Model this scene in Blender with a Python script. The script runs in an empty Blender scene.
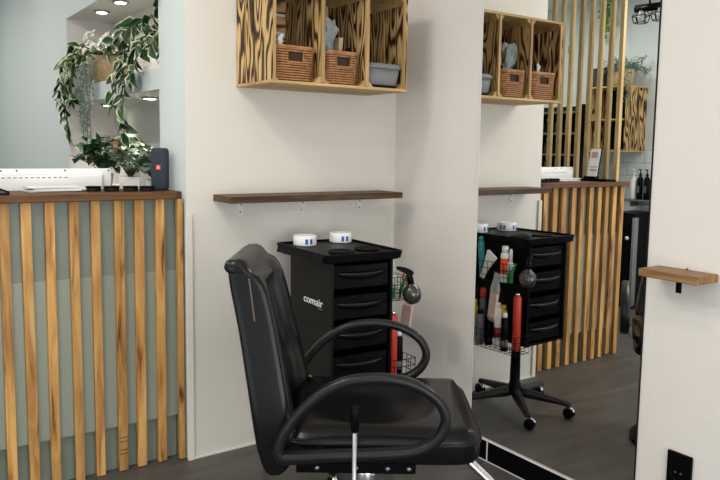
import bpy, bmesh, math, random
from mathutils import Vector, Matrix
PI = math.pi
S = bpy.context.scene
COL = S.collection
rnd = random.Random(7)

# ------------------------------------------------------------------ camera
cd = bpy.data.cameras.new('camera')
cam = bpy.data.objects.new('camera', cd)
COL.objects.link(cam)
_r = (0.82204565, -0.56924026, 0.01436921); _u = (0.04761912, 0.09386981, 0.99444501); _f = (0.56742697, 0.81679495, -0.10427199)
cam.matrix_world = Matrix(((_r[0], _u[0], -_f[0], -2.2048), (_r[1], _u[1], -_f[1], -2.8851), (_r[2], _u[2], -_f[2], 1.35), (0, 0, 0, 1)))
cd.sensor_width = 36; cd.lens = 36.102; cd.shift_y = -14.94 / 720; cd.clip_start = .05
S.camera = cam
# ------------------------------------------------------------------ world, view
w = bpy.data.worlds.new('world'); S.world = w; w.use_nodes = True
w.node_tree.nodes['Background'].inputs[0].default_value = (.80, .90, 1, 1)
w.node_tree.nodes['Background'].inputs[1].default_value = .6
S.view_settings.view_transform = 'Standard'; S.view_settings.look = 'None'
S.view_settings.gamma = 1; S.view_settings.use_curve_mapping = False
S.view_settings.exposure = 0.0
CEIL = 2.78
# unseen ceiling downlights added to light the room: x, y, watts, radius
ADDED_DOWNLIGHTS = [(-1.35, -1.75, 6, .08), (-2.5, -1.3, 14, .08), (-2.0, -.72, 18, .16), (-1.35, -3.2, 6, .08), (-2.6, -3.2, 6, .08), (-1.35, -4.5, 4, .09), (-2.8, -4.5, 4, .09), (-2.9, -.2, 12, .09), (-2.5, 1.2, 15, .09), (-2.3, 2.6, 17, .09), (-2.3, 4.0, 14, .09)]
# area lights added behind the camera and at left to light the room
def area(name, loc, rot, sx, sy, power, color):
    l = bpy.data.lights.new(name, 'AREA'); l.shape = 'RECTANGLE'; l.size = sx; l.size_y = sy; l.energy = power; l.color = color
    o = bpy.data.objects.new(name, l); COL.objects.link(o); o.location = loc; o.rotation_euler = rot
    return o
area('added_front_light', (-1.9, -5.15, 1.06), (PI / 2, 0, 0), 2.8, 1.9, 80, (.95, .97, 1))
area('added_side_light', (-3.70, -2.0, 1.08), (0, -PI / 2, 0), 1.9, 1.9, 17, (.95, .97, 1))  # added side fill, brightens the right wall

# ------------------------------------------------------------------ materials
def mat(name, col, rough=.5, metal=0, spec=.5, bump=None, var=None, coat=0, emit=None, trans=0, ior=1.45, alpha=1):
    m = bpy.data.materials.new(name); m.use_nodes = True
    nt = m.node_tree; b = nt.nodes['Principled BSDF']
    b.inputs['Base Color'].default_value = (*col, 1); b.inputs['Roughness'].default_value = rough
    b.inputs['Metallic'].default_value = metal; b.inputs['Specular IOR Level'].default_value = spec
    b.inputs['Coat Weight'].default_value = coat; b.inputs['Transmission Weight'].default_value = trans
    b.inputs['IOR'].default_value = ior; b.inputs['Alpha'].default_value = alpha
    if emit: b.inputs['Emission Color'].default_value = (*emit[0], 1); b.inputs['Emission Strength'].default_value = emit[1]
    if bump or var:
        tc = nt.nodes.new('ShaderNodeTexCoord')
    if bump:      # (scale, strength, distance)
        n = nt.nodes.new('ShaderNodeTexNoise'); n.inputs['Scale'].default_value = bump[0]; n.inputs['Detail'].default_value = 4
        bp = nt.nodes.new('ShaderNodeBump'); bp.inputs['Strength'].default_value = bump[1]; bp.inputs['Distance'].default_value = bump[2]
        nt.links.new(tc.outputs['Object'], n.inputs['Vector']); nt.links.new(n.outputs[0], bp.inputs['Height']); nt.links.new(bp.outputs[0], b.inputs['Normal'])
    if var:       # (scale, second colour)
        n = nt.nodes.new('ShaderNodeTexNoise'); n.inputs['Scale'].default_value = var[0]; n.inputs['Detail'].default_value = 5
        r = nt.nodes.new('ShaderNodeValToRGB'); r.color_ramp.elements[0].color = (*col, 1); r.color_ramp.elements[1].color = (*var[1], 1)
        r.color_ramp.elements[0].position = .35; r.color_ramp.elements[1].position = .65
        nt.links.new(tc.outputs['Object'], n.inputs['Vector']); nt.links.new(n.outputs[0], r.inputs[0]); nt.links.new(r.outputs[0], b.inputs['Base Color'])
    return m

def wood(name, stops, axis, across=14, along=1.6, rough=.5, wave=0, cross=None, dist=8):
    """grain runs along the axis; stops = ramp (position, colour)"""
    m = bpy.data.materials.new(name); m.use_nodes = True
    nt = m.node_tree; b = nt.nodes['Principled BSDF']; b.inputs['Roughness'].default_value = rough; b.inputs['Specular IOR Level'].default_value = .25
    tc = nt.nodes.new('ShaderNodeTexCoord'); oi = nt.nodes.new('ShaderNodeObjectInfo')
    add = nt.nodes.new('ShaderNodeVectorMath'); add.operation = 'ADD'
    mul = nt.nodes.new('ShaderNodeMath'); mul.operation = 'MULTIPLY'; mul.inputs[1].default_value = 17
    nt.links.new(oi.outputs['Random'], mul.inputs[0])
    nt.links.new(tc.outputs['Object'], add.inputs[0]); nt.links.new(mul.outputs[0], add.inputs[1])
    mp = nt.nodes.new('ShaderNodeMapping'); sc = [across] * 3; sc['xyz'.index(axis)] = along; mp.inputs['Scale'].default_value = sc
    nt.links.new(add.outputs[0], mp.inputs['Vector'])
    if wave:
        n0 = nt.nodes.new('ShaderNodeTexNoise'); n0.inputs['Scale'].default_value = 1; n0.inputs['Detail'].default_value = 1.6; n0.inputs['Roughness'].default_value = .45
        nt.links.new(mp.outputs[0], n0.inputs['Vector'])
        n1 = nt.nodes.new('ShaderNodeMath'); n1.operation = 'MULTIPLY'; n1.inputs[1].default_value = dist; nt.links.new(n0.outputs[0], n1.inputs[0])
        n2_ = nt.nodes.new('ShaderNodeMath'); n2_.operation = 'SINE'; nt.links.new(n1.outputs[0], n2_.inputs[0])
        n = nt.nodes.new('ShaderNodeMath'); n.operation = 'MULTIPLY_ADD'; n.inputs[1].default_value = .5; n.inputs[2].default_value = .5; nt.links.new(n2_.outputs[0], n.inputs[0])
    else:
        n = nt.nodes.new('ShaderNodeTexNoise'); n.inputs['Scale'].default_value = 2; n.inputs['Detail'].default_value = 6; n.inputs['Distortion'].default_value = .9
    if not wave: nt.links.new(mp.outputs[0], n.inputs['Vector'])
    r = nt.nodes.new('ShaderNodeValToRGB'); e = r.color_ramp.elements
    e[0].position, e[0].color = stops[0][0], (*stops[0][1], 1); e[1].position, e[1].color = stops[-1][0], (*stops[-1][1], 1)
    for p, c in stops[1:-1]:
        k = e.new(p); k.color = (*c, 1)
    nt.links.new(n.outputs[0], r.inputs[0])
    # slow tone change from board to board
    n2 = nt.nodes.new('ShaderNodeTexNoise'); n2.inputs['Scale'].default_value = .35; n2.inputs['Detail'].default_value = 2
    nt.links.new(mp.outputs[0], n2.inputs['Vector'])
    mr = nt.nodes.new('ShaderNodeMapRange'); mr.inputs[1].default_value = .3; mr.inputs[2].default_value = .7; mr.inputs[3].default_value = .72; mr.inputs[4].default_value = 1.2
    nt.links.new(n2.outputs[0], mr.inputs[0])
    mx = nt.nodes.new('ShaderNodeVectorMath'); mx.operation = 'SCALE'
    nt.links.new(r.outputs[0], mx.inputs[0]); nt.links.new(mr.outputs[0], mx.inputs['Scale'])
    nt.links.new(mx.outputs[0], b.inputs['Base Color'])
    bp = nt.nodes.new('ShaderNodeBump'); bp.inputs['Strength'].default_value = .2; bp.inputs['Distance'].default_value = .002
    nt.links.new(n.outputs[0], bp.inputs['Height']); nt.links.new(bp.outputs[0], b.inputs['Normal'])
    return m

def sheet_glass(name, tint, refl=.06, rough=.02):
    m = bpy.data.materials.new(name); m.use_nodes = True; nt = m.node_tree
    for n in list(nt.nodes): nt.nodes.remove(n)
    o = nt.nodes.new('ShaderNodeOutputMaterial'); mx = nt.nodes.new('ShaderNodeMixShader')
    t = nt.nodes.new('ShaderNodeBsdfTransparent'); t.inputs[0].default_value = (*tint, 1)
    g = nt.nodes.new('ShaderNodeBsdfGlossy'); g.inputs['Roughness'].default_value = rough
    f = nt.nodes.new('ShaderNodeLayerWeight'); f.inputs[0].default_value = .25
    ml = nt.nodes.new('ShaderNodeMath'); ml.operation = 'MULTIPLY_ADD'; ml.inputs[1].default_value = .05; ml.inputs[2].default_value = refl
    nt.links.new(f.outputs['Fresnel'], ml.inputs[0]); nt.links.new(ml.outputs[0], mx.inputs[0])
    nt.links.new(t.outputs[0], mx.inputs[1]); nt.links.new(g.outputs[0], mx.inputs[2]); nt.links.new(mx.outputs[0], o.inputs[0])
    return m

M = {}
M['cream'] = mat('cream_paint', (.69, .65, .58), .7, spec=.3, bump=(60, .15, .003))
M['pier'] = mat('textured_paint', (.735, .69, .635), .75, spec=.3, bump=(70, .30, .005))
M['blue'] = mat('grey_blue_paint', (.63, .69, .69), .7, spec=.3, bump=(40, .12, .003))
M['niche'] = mat('niche_paint', (.72, .70, .68), .7, spec=.3)
M['ceil'] = mat('ceiling_paint', (.86, .86, .84), .8)
M['black'] = mat('black_plastic', (.0025, .0025, .0028), .36, spec=.09)
M['black_matte'] = mat('black_matte', (.004, .004, .0045), .6, spec=.3)
M['charcoal'] = mat('charcoal_panel', (.0085, .0083, .008), .5, spec=.15)
M['leather'] = mat('black_leather', (.0035, .0038, .004), .27, spec=.30, bump=(170, .08, .002))
M['arm'] = mat('arm_rubber', (.007, .007, .0075), .36, spec=.35)
M['chrome'] = mat('chrome', (.75, .75, .77), .18, 1)
M['steel'] = mat('brushed_steel', (.42, .42, .43), .38, 1)
M['white_metal'] = mat('white_metal', (.72, .71, .69), .5)
M['white'] = mat('white_plastic', (.80, .80, .79), .4)
M['paper'] = mat('paper', (.78, .78, .76), .8)
M['mirror'] = mat('mirror_silver', (.90, .91, .90), 0.0, 1)
M['plexi'] = sheet_glass('clear_sheet', (.998, .998, .998), .004)
M['green'] = mat('sage_panel', (.185, .21, .165), .4, var=(3, (.21, .235, .19)))
M['gsheet'] = mat('pale_sage_panel', (.27, .295, .235), .22, spec=.5)
M['teal'] = mat('teal_plastic', (.02, .26, .26), .4)
M['orange'] = mat('orange_print', (.75, .10, .015), .4)
M['red'] = mat('red_lacquer', (.52, .035, .015), .35)
M['dkred'] = mat('dark_red', (.25, .02, .02), .4)
M['yellow'] = mat('yellow_lacquer', (.70, .48, .02), .4)
M['grey'] = mat('grey_lacquer', (.10, .11, .12), .4)
M['bluemark'] = mat('blue_print', (.03, .10, .35), .5)
M['greenplastic'] = mat('green_plastic', (.03, .25, .06), .4)
M['pinkpaper'] = mat('pink_strips', (.58, .26, .15), .7, var=(60, (.66, .40, .28)))
M['smoke'] = mat('smoky_plastic', (.028, .024, .019), .15, spec=.6, coat=.5)
M['clear'] = mat('clear_plastic', (.80, .84, .86), .18, alpha=.25)
M['greyclear'] = mat('grey_clear_plastic', (.33, .34, .345), .25, alpha=.6)
M['wicker'] = mat('wicker', (.31, .135, .048), .6, var=(45, (.46, .225, .095)))
M['wicker_dark'] = mat('basket_shade_brown', (.05, .024, .012), .8)  # dark brown that paints the shade inside the baskets
M['pine'] = wood('warm_pine', [(.30, (.10, .040, .011)), (.42, (.40, .19, .056)), (.58, (.56, .305, .095)), (.8, (.66, .41, .155))], 'z', 13, 1.5, .45)
M['screen'] = wood('pale_pine', [(.25, (.34, .215, .085)), (.5, (.52, .37, .165)), (.75, (.63, .48, .25))], 'z', 16, 1.3, .5)
M['counter'] = wood('dark_stained_wood', [(.25, (.045, .018, .006)), (.5, (.12, .050, .016)), (.75, (.21, .095, .034))], 'x', 14, 1.2, .5)
M['shelfwood'] = wood('walnut_stain', [(.25, (.030, .016, .008)), (.5, (.085, .045, .021)), (.75, (.16, .090, .043))], 'x', 22, 1.4, .5)
M['oak'] = wood('oiled_oak', [(.25, (.14, .066, .022)), (.5, (.27, .14, .055)), (.75, (.40, .235, .10))], 'y', 26, 2, .45)
BURN = [(.0, (.022, .011, .005)), (.22, (.08, .042, .017)), (.42, (.27, .155, .058)), (.6, (.42, .265, .105)), (1, (.55, .375, .165))]
M['burnt_z'] = wood('torched_pine_upright', BURN, 'z', 13, 2.2, .5, wave=1, dist=62)
M['burnt_y'] = wood('torched_pine_side', BURN, 'z', 13, 2.2, .5, wave=1, dist=62)
M['burnt_x'] = wood('torched_pine_lying', [(.0, (.05, .026, .011)), (.3, (.19, .105, .04)), (.6, (.40, .24, .10)), (1, (.52, .33, .14))], 'x', 13, 2.2, .5, wave=1, dist=45)
M['crate_edge'] = wood('pale_crate_wood', [(.25, (.30, .18, .07)), (.5, (.47, .30, .125)), (.75, (.56, .38, .17))], 'x', 22, 1.5, .5)
M['crate_edge_z'] = wood('pale_crate_upright', [(.25, (.28, .165, .065)), (.5, (.45, .285, .12)), (.75, (.55, .37, .165))], 'z', 22, 1.5, .5)
M['leafd'] = mat('leaf_dark', (.014, .050, .016), .4, var=(30, (.03, .085, .028)))
M['leafm'] = mat('leaf_mid', (.035, .11, .03), .45, var=(30, (.06, .15, .05)))
M['leafc'] = mat('leaf_cream', (.62, .64, .42), .5)
M['leafs'] = mat('leaf_sage', (.30, .39, .29), .55, var=(25, (.42, .50, .38)))
M['leafeu'] = mat('leaf_eucalyptus', (.12, .21, .16), .5, var=(25, (.20, .30, .24)))
M['pearl'] = mat('trailing_grey_green', (.20, .27, .21), .6, var=(30, (.34, .40, .34)))
M['petal'] = mat('white_petal', (.80, .78, .68), .6)
M['rust'] = mat('rust_leaf', (.33, .20, .10), .6)
M['stem'] = mat('green_stem', (.07, .12, .035), .6)
M['tile'] = None
M['glow'] = mat('lamp_diffuser', (.9, .9, .85), .5, emit=((1, .93, .82), 14))
M['speaker'] = mat('blue_black_fabric', (.022, .030, .042), .8, bump=(400, .4, .002))
M['dkblue'] = mat('slate_box', (.02, .022, .028), .5)

def floor_material():
    m = bpy.data.materials.new('dark_floor_tile'); m.use_nodes = True; nt = m.node_tree; b = nt.nodes['Principled BSDF']
    tc = nt.nodes.new('ShaderNodeTexCoord'); mp = nt.nodes.new('ShaderNodeMapping'); mp.inputs['Location'].default_value = (.7, .34, 0)
    mp.inputs['Rotation'].default_value = (0, 0, -.065)
    br = nt.nodes.new('ShaderNodeTexBrick'); br.inputs['Color1'].default_value = (.066, .061, .055, 1); br.inputs['Color2'].default_value = (.078, .072, .065, 1)
    br.inputs['Mortar'].default_value = (.17, .16, .145, 1); br.inputs['Scale'].default_value = 1; br.inputs['Mortar Size'].default_value = .0016
    br.inputs['Brick Width'].default_value = 2.4; br.inputs['Row Height'].default_value = .384; br.inputs['Mortar Smooth'].default_value = .2
    n = nt.nodes.new('ShaderNodeTexNoise'); n.inputs['Scale'].default_value = 5; n.inputs['Detail'].default_value = 6
    mp2 = nt.nodes.new('ShaderNodeMapping'); mp2.inputs['Scale'].default_value = (.6, 3, 1)
    nt.links.new(tc.outputs['Object'], mp2.inputs[0]); nt.links.new(mp2.outputs[0], n.inputs['Vector'])
    nt.links.new(tc.outputs['Object'], mp.inputs[0]); nt.links.new(mp.outputs[0], br.inputs['Vector'])
    mr = nt.nodes.new('ShaderNodeMapRange'); mr.inputs[1].default_value = .3; mr.inputs[2].default_value = .7; mr.inputs[3].default_value = .75; mr.inputs[4].default_value = 1.25
    nt.links.new(n.outputs[0], mr.inputs[0])
    sc = nt.nodes.new('ShaderNodeVectorMath'); sc.operation = 'SCALE'; nt.links.new(br.outputs['Color'], sc.inputs[0]); nt.links.new(mr.outputs[0], sc.inputs['Scale'])
    nt.links.new(sc.outputs[0], b.inputs['Base Color']); b.inputs['Roughness'].default_value = .42
    return m

def tile_material():
    m = bpy.data.materials.new('pale_wall_tile'); m.use_nodes = True; nt = m.node_tree; b = nt.nodes['Principled BSDF']
    tc = nt.nodes.new('ShaderNodeTexCoord'); sp = nt.nodes.new('ShaderNodeSeparateXYZ'); cb = nt.nodes.new('ShaderNodeCombineXYZ')
    nt.links.new(tc.outputs['Object'], sp.inputs[0]); nt.links.new(sp.outputs['Y'], cb.inputs['X']); nt.links.new(sp.outputs['Z'], cb.inputs['Y'])
    br = nt.nodes.new('ShaderNodeTexBrick'); br.inputs['Color1'].default_value = (.62, .68, .69, 1); br.inputs['Color2'].default_value = (.66, .71, .72, 1)
    br.inputs['Mortar'].default_value = (.40, .45, .46, 1); br.inputs['Scale'].default_value = 1; br.inputs['Mortar Size'].default_value = .004
    br.inputs['Brick Width'].default_value = .34; br.inputs['Row Height'].default_value = .115
    nt.links.new(cb.outputs[0], br.inputs['Vector']); nt.links.new(br.outputs['Color'], b.inputs['Base Color']); b.inputs['Roughness'].default_value = .25
    return m
M['floor'] = floor_material(); M['tile'] = tile_material()

# ------------------------------------------------------------------ mesh builder
class MB:
    def __init__(s): s.bm = bmesh.new()
    def face(s, vs, mi=0, smooth=False):
        try:
            f = s.bm.faces.new(vs); f.material_index = mi; f.smooth = smooth; return f
        except ValueError: return None
    def box(s, a, b, mi=0, mtx=None):
        x0, y0, z0 = a; x1, y1, z1 = b
        co = [(x0, y0, z0), (x1, y0, z0), (x1, y1, z0), (x0, y1, z0), (x0, y0, z1), (x1, y0, z1), (x1, y1, z1), (x0, y1, z1)]
        v = [s.bm.verts.new(mtx @ Vector(c) if mtx else c) for c in co]
        for q in ((3, 2, 1, 0), (4, 5, 6, 7), (0, 1, 5, 4), (1, 2, 6, 5), (2, 3, 7, 6), (3, 0, 4, 7)): s.face([v[i] for i in q], mi)
        return s
    def rings(s, rings, closed=True, caps=True, mi=0, smooth=True, loop=False):
        R = [[s.bm.verts.new(p) for p in r] for r in rings]
        n = len(R[0]); k = len(R)
        for i in range(k if loop else k - 1):
            a, b = R[i], R[(i + 1) % k]
            for j in range(n if closed else n - 1):
                s.face([a[j], a[(j + 1) % n], b[(j + 1) % n], b[j]], mi, smooth)
        if caps and closed and not loop:
            s.face(R[0][::-1], mi, False); s.face(R[-1], mi, False)
        return R
    def tube(s, pts, rad, seg=8, closed=False, mi=0, flat=None):
        """rad: number or list; flat=(a,b): oval half axes, b along the world up side of the section"""
        P = [Vector(p) for p in pts]; n = len(P); rings = []
        prev = None
        for i in range(n):
            t = (P[(i + 1) % n] - P[i - 1]) if closed or 0 < i < n - 1 else (P[1] - P[0] if i == 0 else P[-1] - P[-2])
            t.normalize()
            if prev is None:
                ref = Vector((0, 0, 1)) if abs(t.z) < .9 else Vector((1, 0, 0))
                prev = (ref - t * ref.dot(t)).normalized()
            else: prev = (prev - t * prev.dot(t)).normalized()
            q = t.cross(prev); r = rad[i] if isinstance(rad, (list, tuple)) else rad
            ra, rb = (flat if flat else (r, r))
            rings.append([P[i] + prev * (ra * math.cos(2 * PI * j / seg)) + q * (rb * math.sin(2 * PI * j / seg)) for j in range(seg)])
        s.rings(rings, True, True, mi, True, closed); return s
    def lathe(s, prof, seg=20, c=(0, 0, 0), mtx=None, mi=0, smooth=True):
        """prof: list of (r,z), bottom to top"""
        R = []
        for r, z in prof:
            r = max(r, 1e-4)
            ring = [Vector((c[0] + r * math.cos(2 * PI * j / seg), c[1] + r * math.sin(2 * PI * j / seg), c[2] + z)) for j in range(seg)]
            R.append([mtx @ p for p in ring] if mtx else ring)
        s.rings(R, True, True, mi, smooth); return s
    def prism(s, poly, axis, a, b, mi=0, smooth=False):
        """polygon in the plane across the axis, pushed from a to b"""
        def P(u, v, t): return {'x': (t, u, v), 'y': (u, t, v), 'z': (u, v, t)}[axis]
        s.rings([[P(u, v, a) for u, v in poly], [P(u, v, b) for u, v in poly]], True, True, mi, smooth); return s
    def leaf(s, base, d, up, L, W, curl=.2, mi=0, edge=None):
        """a pointed leaf blade from base along d; edge = material index of its margin"""
        d = Vector(d).normalized(); up = Vector(up); sd = d.cross(up)
        if sd.length < 1e-3: sd = d.cross(Vector((1, 0, .3)))
        sd.normalize(); nn = sd.cross(d).normalized(); base = Vector(base)
        prof = ((0, .05), (.2, .62), (.45, 1), (.7, .72), (.9, .28), (1, .03)); rows = []
        for t, k in prof:
            c = base + d * (L * t) - nn * (curl * L * t * t)
            hw = W * .5 * k
            rows.append([s.bm.verts.new(c + sd * (hw * u) + nn * (abs(u) * hw * .35)) for u in (-1, -.76, 0, .76, 1)])
        for a, b in zip(rows, rows[1:]):
            for j in range(4):
                s.face([a[j], a[j + 1], b[j + 1], b[j]], edge if (edge is not None and j in (0, 3)) else mi, True)
        return s
    def clamp(s, lo, hi):
        for v in s.bm.verts:
            for i in range(3):
                if lo[i] is not None: v.co[i] = max(v.co[i], lo[i])
                if hi[i] is not None: v.co[i] = min(v.co[i], hi[i])
        return s
    def build(s, name, ms, parent=None, loc=None, bevel=0, subsurf=0, rot=None, smooth=None, segs=2):
        bmesh.ops.recalc_face_normals(s.bm, faces=s.bm.faces)
        me = bpy.data.meshes.new(name); s.bm.to_mesh(me); s.bm.free()
        for m in (ms if isinstance(ms, (list, tuple)) else [ms]): me.materials.append(M[m] if isinstance(m, str) else m)
        o = bpy.data.objects.new(name, me); COL.objects.link(o)
        if loc: o.location = loc
        if rot: o.rotation_euler = rot
        if parent: o.parent = parent
        if subsurf:
            k = o.modifiers.new('sub', 'SUBSURF'); k.levels = k.render_levels = subsurf
        if bevel:
            k = o.modifiers.new('bev', 'BEVEL'); k.width = bevel; k.segments = segs; k.limit_method = 'ANGLE'; k.angle_limit = math.radians(40)
        return o

def tag(o, label, cat, group=None):
    o['label'] = label; o['category'] = cat
    if group: o['group'] = group
    return o
def thing(name, label, cat, loc=(0, 0, 0), rz=0, group=None):
    o = bpy.data.objects.new(name, None); COL.objects.link(o); o.location = loc; o.rotation_euler = (0, 0, rz); o.empty_display_size = .1
    return tag(o, label, cat, group)
def struct(mb, name, ms, **k):
    o = mb.build(name, ms, **k); o['kind'] = 'structure'; return o
def bx(name, a, b, m, parent=None, bevel=.002, **k): return MB().box(a, b).build(name, m, parent, bevel=bevel, **k)
def copy_tree(o, parent=None):
    c = o.copy(); COL.objects.link(c)
    if parent: c.parent = parent
    for ch in [q for q in bpy.data.objects if q.parent == o]: copy_tree(ch, c)
    return c
def text_mesh(name, body, size, m, parent, loc, rot, ext=.0006, shear=0, bold=0):
    cu = bpy.data.curves.new(name, 'FONT'); cu.body = body; cu.size = size; cu.extrude = ext; cu.align_x = 'CENTER'; cu.align_y = 'CENTER'; cu.shear = shear; cu.offset = bold
    t = bpy.data.objects.new('t', cu); COL.objects.link(t)
    dg = bpy.context.evaluated_depsgraph_get(); me = bpy.data.meshes.new_from_object(t.evaluated_get(dg))
    bpy.data.objects.remove(t); o = bpy.data.objects.new(name, me); COL.objects.link(o)
    me.materials.clear(); me.materials.append(M[m]); o.parent = parent; o.location = loc; o.rotation_euler = rot
    return o

# ------------------------------------------------------------------ room
XL, YF, YB = -3.62, -5.2, 5.2          # left wall, front wall, far wall
WX = -1.085                             # outside corner of the back wall
struct(MB().box((XL - .1, YF - .1, -.08), (.15, YB + .1, 0)), 'floor', 'floor')
struct(MB().box((XL - .1, YF - .1, CEIL), (.15, YB + .1, CEIL + .08)), 'ceiling', 'ceil')
mb = MB().box((WX, 0, 0), (.1, .1, CEIL))
mb.bm.faces.ensure_lookup_table(); mb.bm.faces[5].material_index = 1
struct(mb, 'wall_back', ['cream', 'blue'])
mb = MB()
mb.box((.007, YF, 0), (.1, 0, CEIL))
struct(mb, 'wall_right', ['pier'])
# side wall behind the desk, with a two-level niche
NY0, NY1, NXB, NZ0, NZ1 = .31, 2.0, -.80, 1.10, 2.14
mb = MB()
for a, b in (((WX, .1, 0), (-.7, NY0, CEIL)), ((WX, NY1, 0), (-.7, YB, CEIL)), ((WX, NY0, 0), (-.7, NY1, NZ0)), ((WX, NY0, NZ1), (-.7, NY1, CEIL)),
             ((WX, NY0, 1.605), (NXB, NY1, 1.70)), ((NXB, NY0, NZ0), (-.7, NY1, NZ1))):
    n0 = len(mb.bm.faces); mb.box(a, b); mb.bm.faces.ensure_lookup_table()
    for f in mb.bm.faces[n0:]: f.material_index = 0
    mb.bm.faces[n0 + 5].material_index = 1
mb.bm.faces.ensure_lookup_table()
mb.bm.faces[-1].material_index = 0
struct(mb, 'wall_side', ['niche', 'blue'])
mb = MB()
for a, b in (((XL - .1, YF, 0), (XL, -2.95, CEIL)), ((XL - .1, -1.05, 0), (XL, YB, CEIL)), ((XL - .1, -2.95, 0), (XL, -1.05, .1)), ((XL - .1, -2.95, 2.1), (XL, -1.05, CEIL))): mb.box(a, b)
struct(mb, 'wall_left', 'blue')
mb = MB().box((XL - .07, -2.95, .1), (XL - .02, -1.05, .15)).box((XL - .07, -2.95, 2.05), (XL - .02, -1.05, 2.1))
for y in (-2.95, -2.025, -1.10): mb.box((XL - .07, y, .15), (XL - .02, y + .05, 2.05))
struct(mb, 'added_window_2', 'charcoal')  # unseen frame, added around the side fill light
struct(MB().box((XL - .1, YB, 0), (-.6, YB + .1, CEIL)), 'wall_far', 'blue')
# front wall with an unseen opening made for the added light
mb = MB()
WF0, WF1, WZ0, WZ1 = -3.3, -.5, .06, 2.06
for a, b in (((XL, YF - .1, 0), (WF0, YF, CEIL)), ((WF1, YF - .1, 0), (.1, YF, CEIL)), ((WF0, YF - .1, 0), (WF1, YF, WZ0)), ((WF0, YF - .1, WZ1), (WF1, YF, CEIL))): mb.box(a, b)
struct(mb, 'wall_front', 'cream')
mb = MB()
mb.box((WF0, YF - .08, WZ0), (WF1, YF - .02, WZ0 + .06)).box((WF0, YF - .08, WZ1 - .06), (WF1, YF - .02, WZ1))
for x in (WF0, -1.93, WF1 - .06): mb.box((x, YF - .08, WZ0 + .06), (x + .06, YF - .02, WZ1 - .06))
struct(mb, 'added_window_1', 'charcoal')  # unseen frame, added around the light behind the camera
# tiled lower part of the left wall
struct(MB().box((XL, -.6, 0), (XL + .012, 2.6, 1.385)), 'wall_left_tiles', 'tile')
# clear protective sheets on the back wall and on the wall beside the mirror, with their pale edge beads
struct(MB().box((-1.063, -.006, .012), (-.012, -.002, 1.068)), 'trim_1', 'plexi')
struct(MB().box((.001, -.565, .012), (.005, -.03, 1.112)), 'trim_2', 'plexi')
mb = MB().box((-1.09, -.010, 0), (0, -.001, .010)).box((-1.092, -.012, 0), (-1.064, -.001, 1.068))
struct(mb, 'trim_3', 'cream', bevel=.002)
# black tile skirting under the mirror with pale edge profiles
struct(MB().box((-.006, -1.47, 0), (.006, -.719, .090)).box((-.006, -.715, 0), (.006, -.60, .090)), 'baseboard_right', 'black')
struct(MB().box((-.0065, -1.47, .0905), (.0015, -.60, .0945)).box((-.008, -1.47, 0), (-.004, -.60, .004)).box((-.0065, -.7205, .003), (-.004, -.7135, .092)), 'trim_4', 'white_metal')

for i, (x, y, pw, rad) in enumerate(ADDED_DOWNLIGHTS):
    t = thing('added_downlight', 'round white ceiling downlight added outside the picture to light the salon', 'light', (x, y, CEIL), 0, 'added ceiling downlights')
    MB().lathe([(.062, -.012), (.085, -.012), (.088, -.004), (.088, -.0005), (.062, -.0005)], 24).build('trim_ring', 'white', t)
    MB().lathe([(.055, -.008), (.06, -.006), (.06, -.001)], 20).build('diffuser', 'glow', t)
    l = bpy.data.lights.new('added_downlight_lamp', 'AREA'); l.shape = 'DISK'; l.size = rad * 2; l.energy = pw; l.color = (1, .955, .89)
    lo = bpy.data.objects.new('added_downlight_lamp', l); COL.objects.link(lo); lo.location = (x, y, CEIL - .02)

# ------------------------------------------------------------------ mirror
t = thing('wall_mirror', 'tall frameless wall mirror standing above the black tile skirting', 'mirror', (.007, -1.0175, .1))
mb = MB().box((-.005, -.4145, 0), (0, .4145, 2.25)); mb.build('mirror_glass', 'mirror', t)
mb = MB().box((-.006, .4145, 0), (0, .417, 2.25)); mb.build('edge_profile', 'white_metal', t)['label'] = 'pale left edge strip'
mb = MB().box((-.007, -.4170, 0), (0, -.4145, 2.25)); mb.build('edge_profile', 'charcoal', t)['label'] = 'dark right edge strip'

# ------------------------------------------------------------------ reception desk
D = thing('reception_desk', 'reception desk clad in upright pine slats over sage green panels', 'desk', (-1.52, .04, 0))
dx, dy = -1.52, .04
def dbox(name, a, b, m, bev=.002, parent=None): return bx(name, (a[0] - dx, a[1] - dy, a[2]), (b[0] - dx, b[1] - dy, b[2]), m, parent or D, bev)
top = MB()
poly = [(-1.96, .70), (-1.96, .012), (-1.124, .012), (-1.112, .024), (-1.112, .046), (-1.088, .046), (-1.088, .33), (-1.86, .33), (-1.86, .70)]
top.prism([(x - dx, y - dy) for x, y in poly], 'z', 1.134, 1.163); top.build('countertop', 'counter', D, bevel=.004)
dbox('green_panel', (-1.94, .068, .19), (-1.09, .078, 1.133), 'green')
dbox('lower_panel', (-1.94, .082, .0), (-1.11, .090, .20), 'green')
dbox('cover_sheet', (-1.935, .0625, .19), (-1.095, .0665, .828), 'gsheet', 0)
for i, x in enumerate((-1.183, -1.27, -1.351, -1.444, -1.525, -1.613, -1.697, -1.771, -1.852, -1.93)):
    hw = .0185 + rnd.uniform(-.0015, .0015); z0 = .003 + (.012 if i == 8 else 0)
    mb = MB(); tw = rnd.uniform(-.004, .004)
    # a sawn batten, a touch out of true
    r0 = [(x - hw + tw, .040), (x + hw + tw, .040), (x + hw + tw, .062), (x - hw + tw, .062)]; r1 = [(x - hw, .040), (x + hw, .040), (x + hw, .062), (x - hw, .062)]
    mb.rings([[(p[0] - dx, p[1] - dy, z0) for p in r0], [(p[0] - dx, p[1] - dy, 1.133) for p in r1]], smooth=False)
    mb.build('slat', 'pine', D, bevel=.0015)
    if i == 2:
        for zz in (.075, .092, .127, .144): dbox('saw_mark', (x - hw + .001, .0392, zz), (x + hw - .001, .0405, zz + .003), 'wicker_dark', 0)
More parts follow.
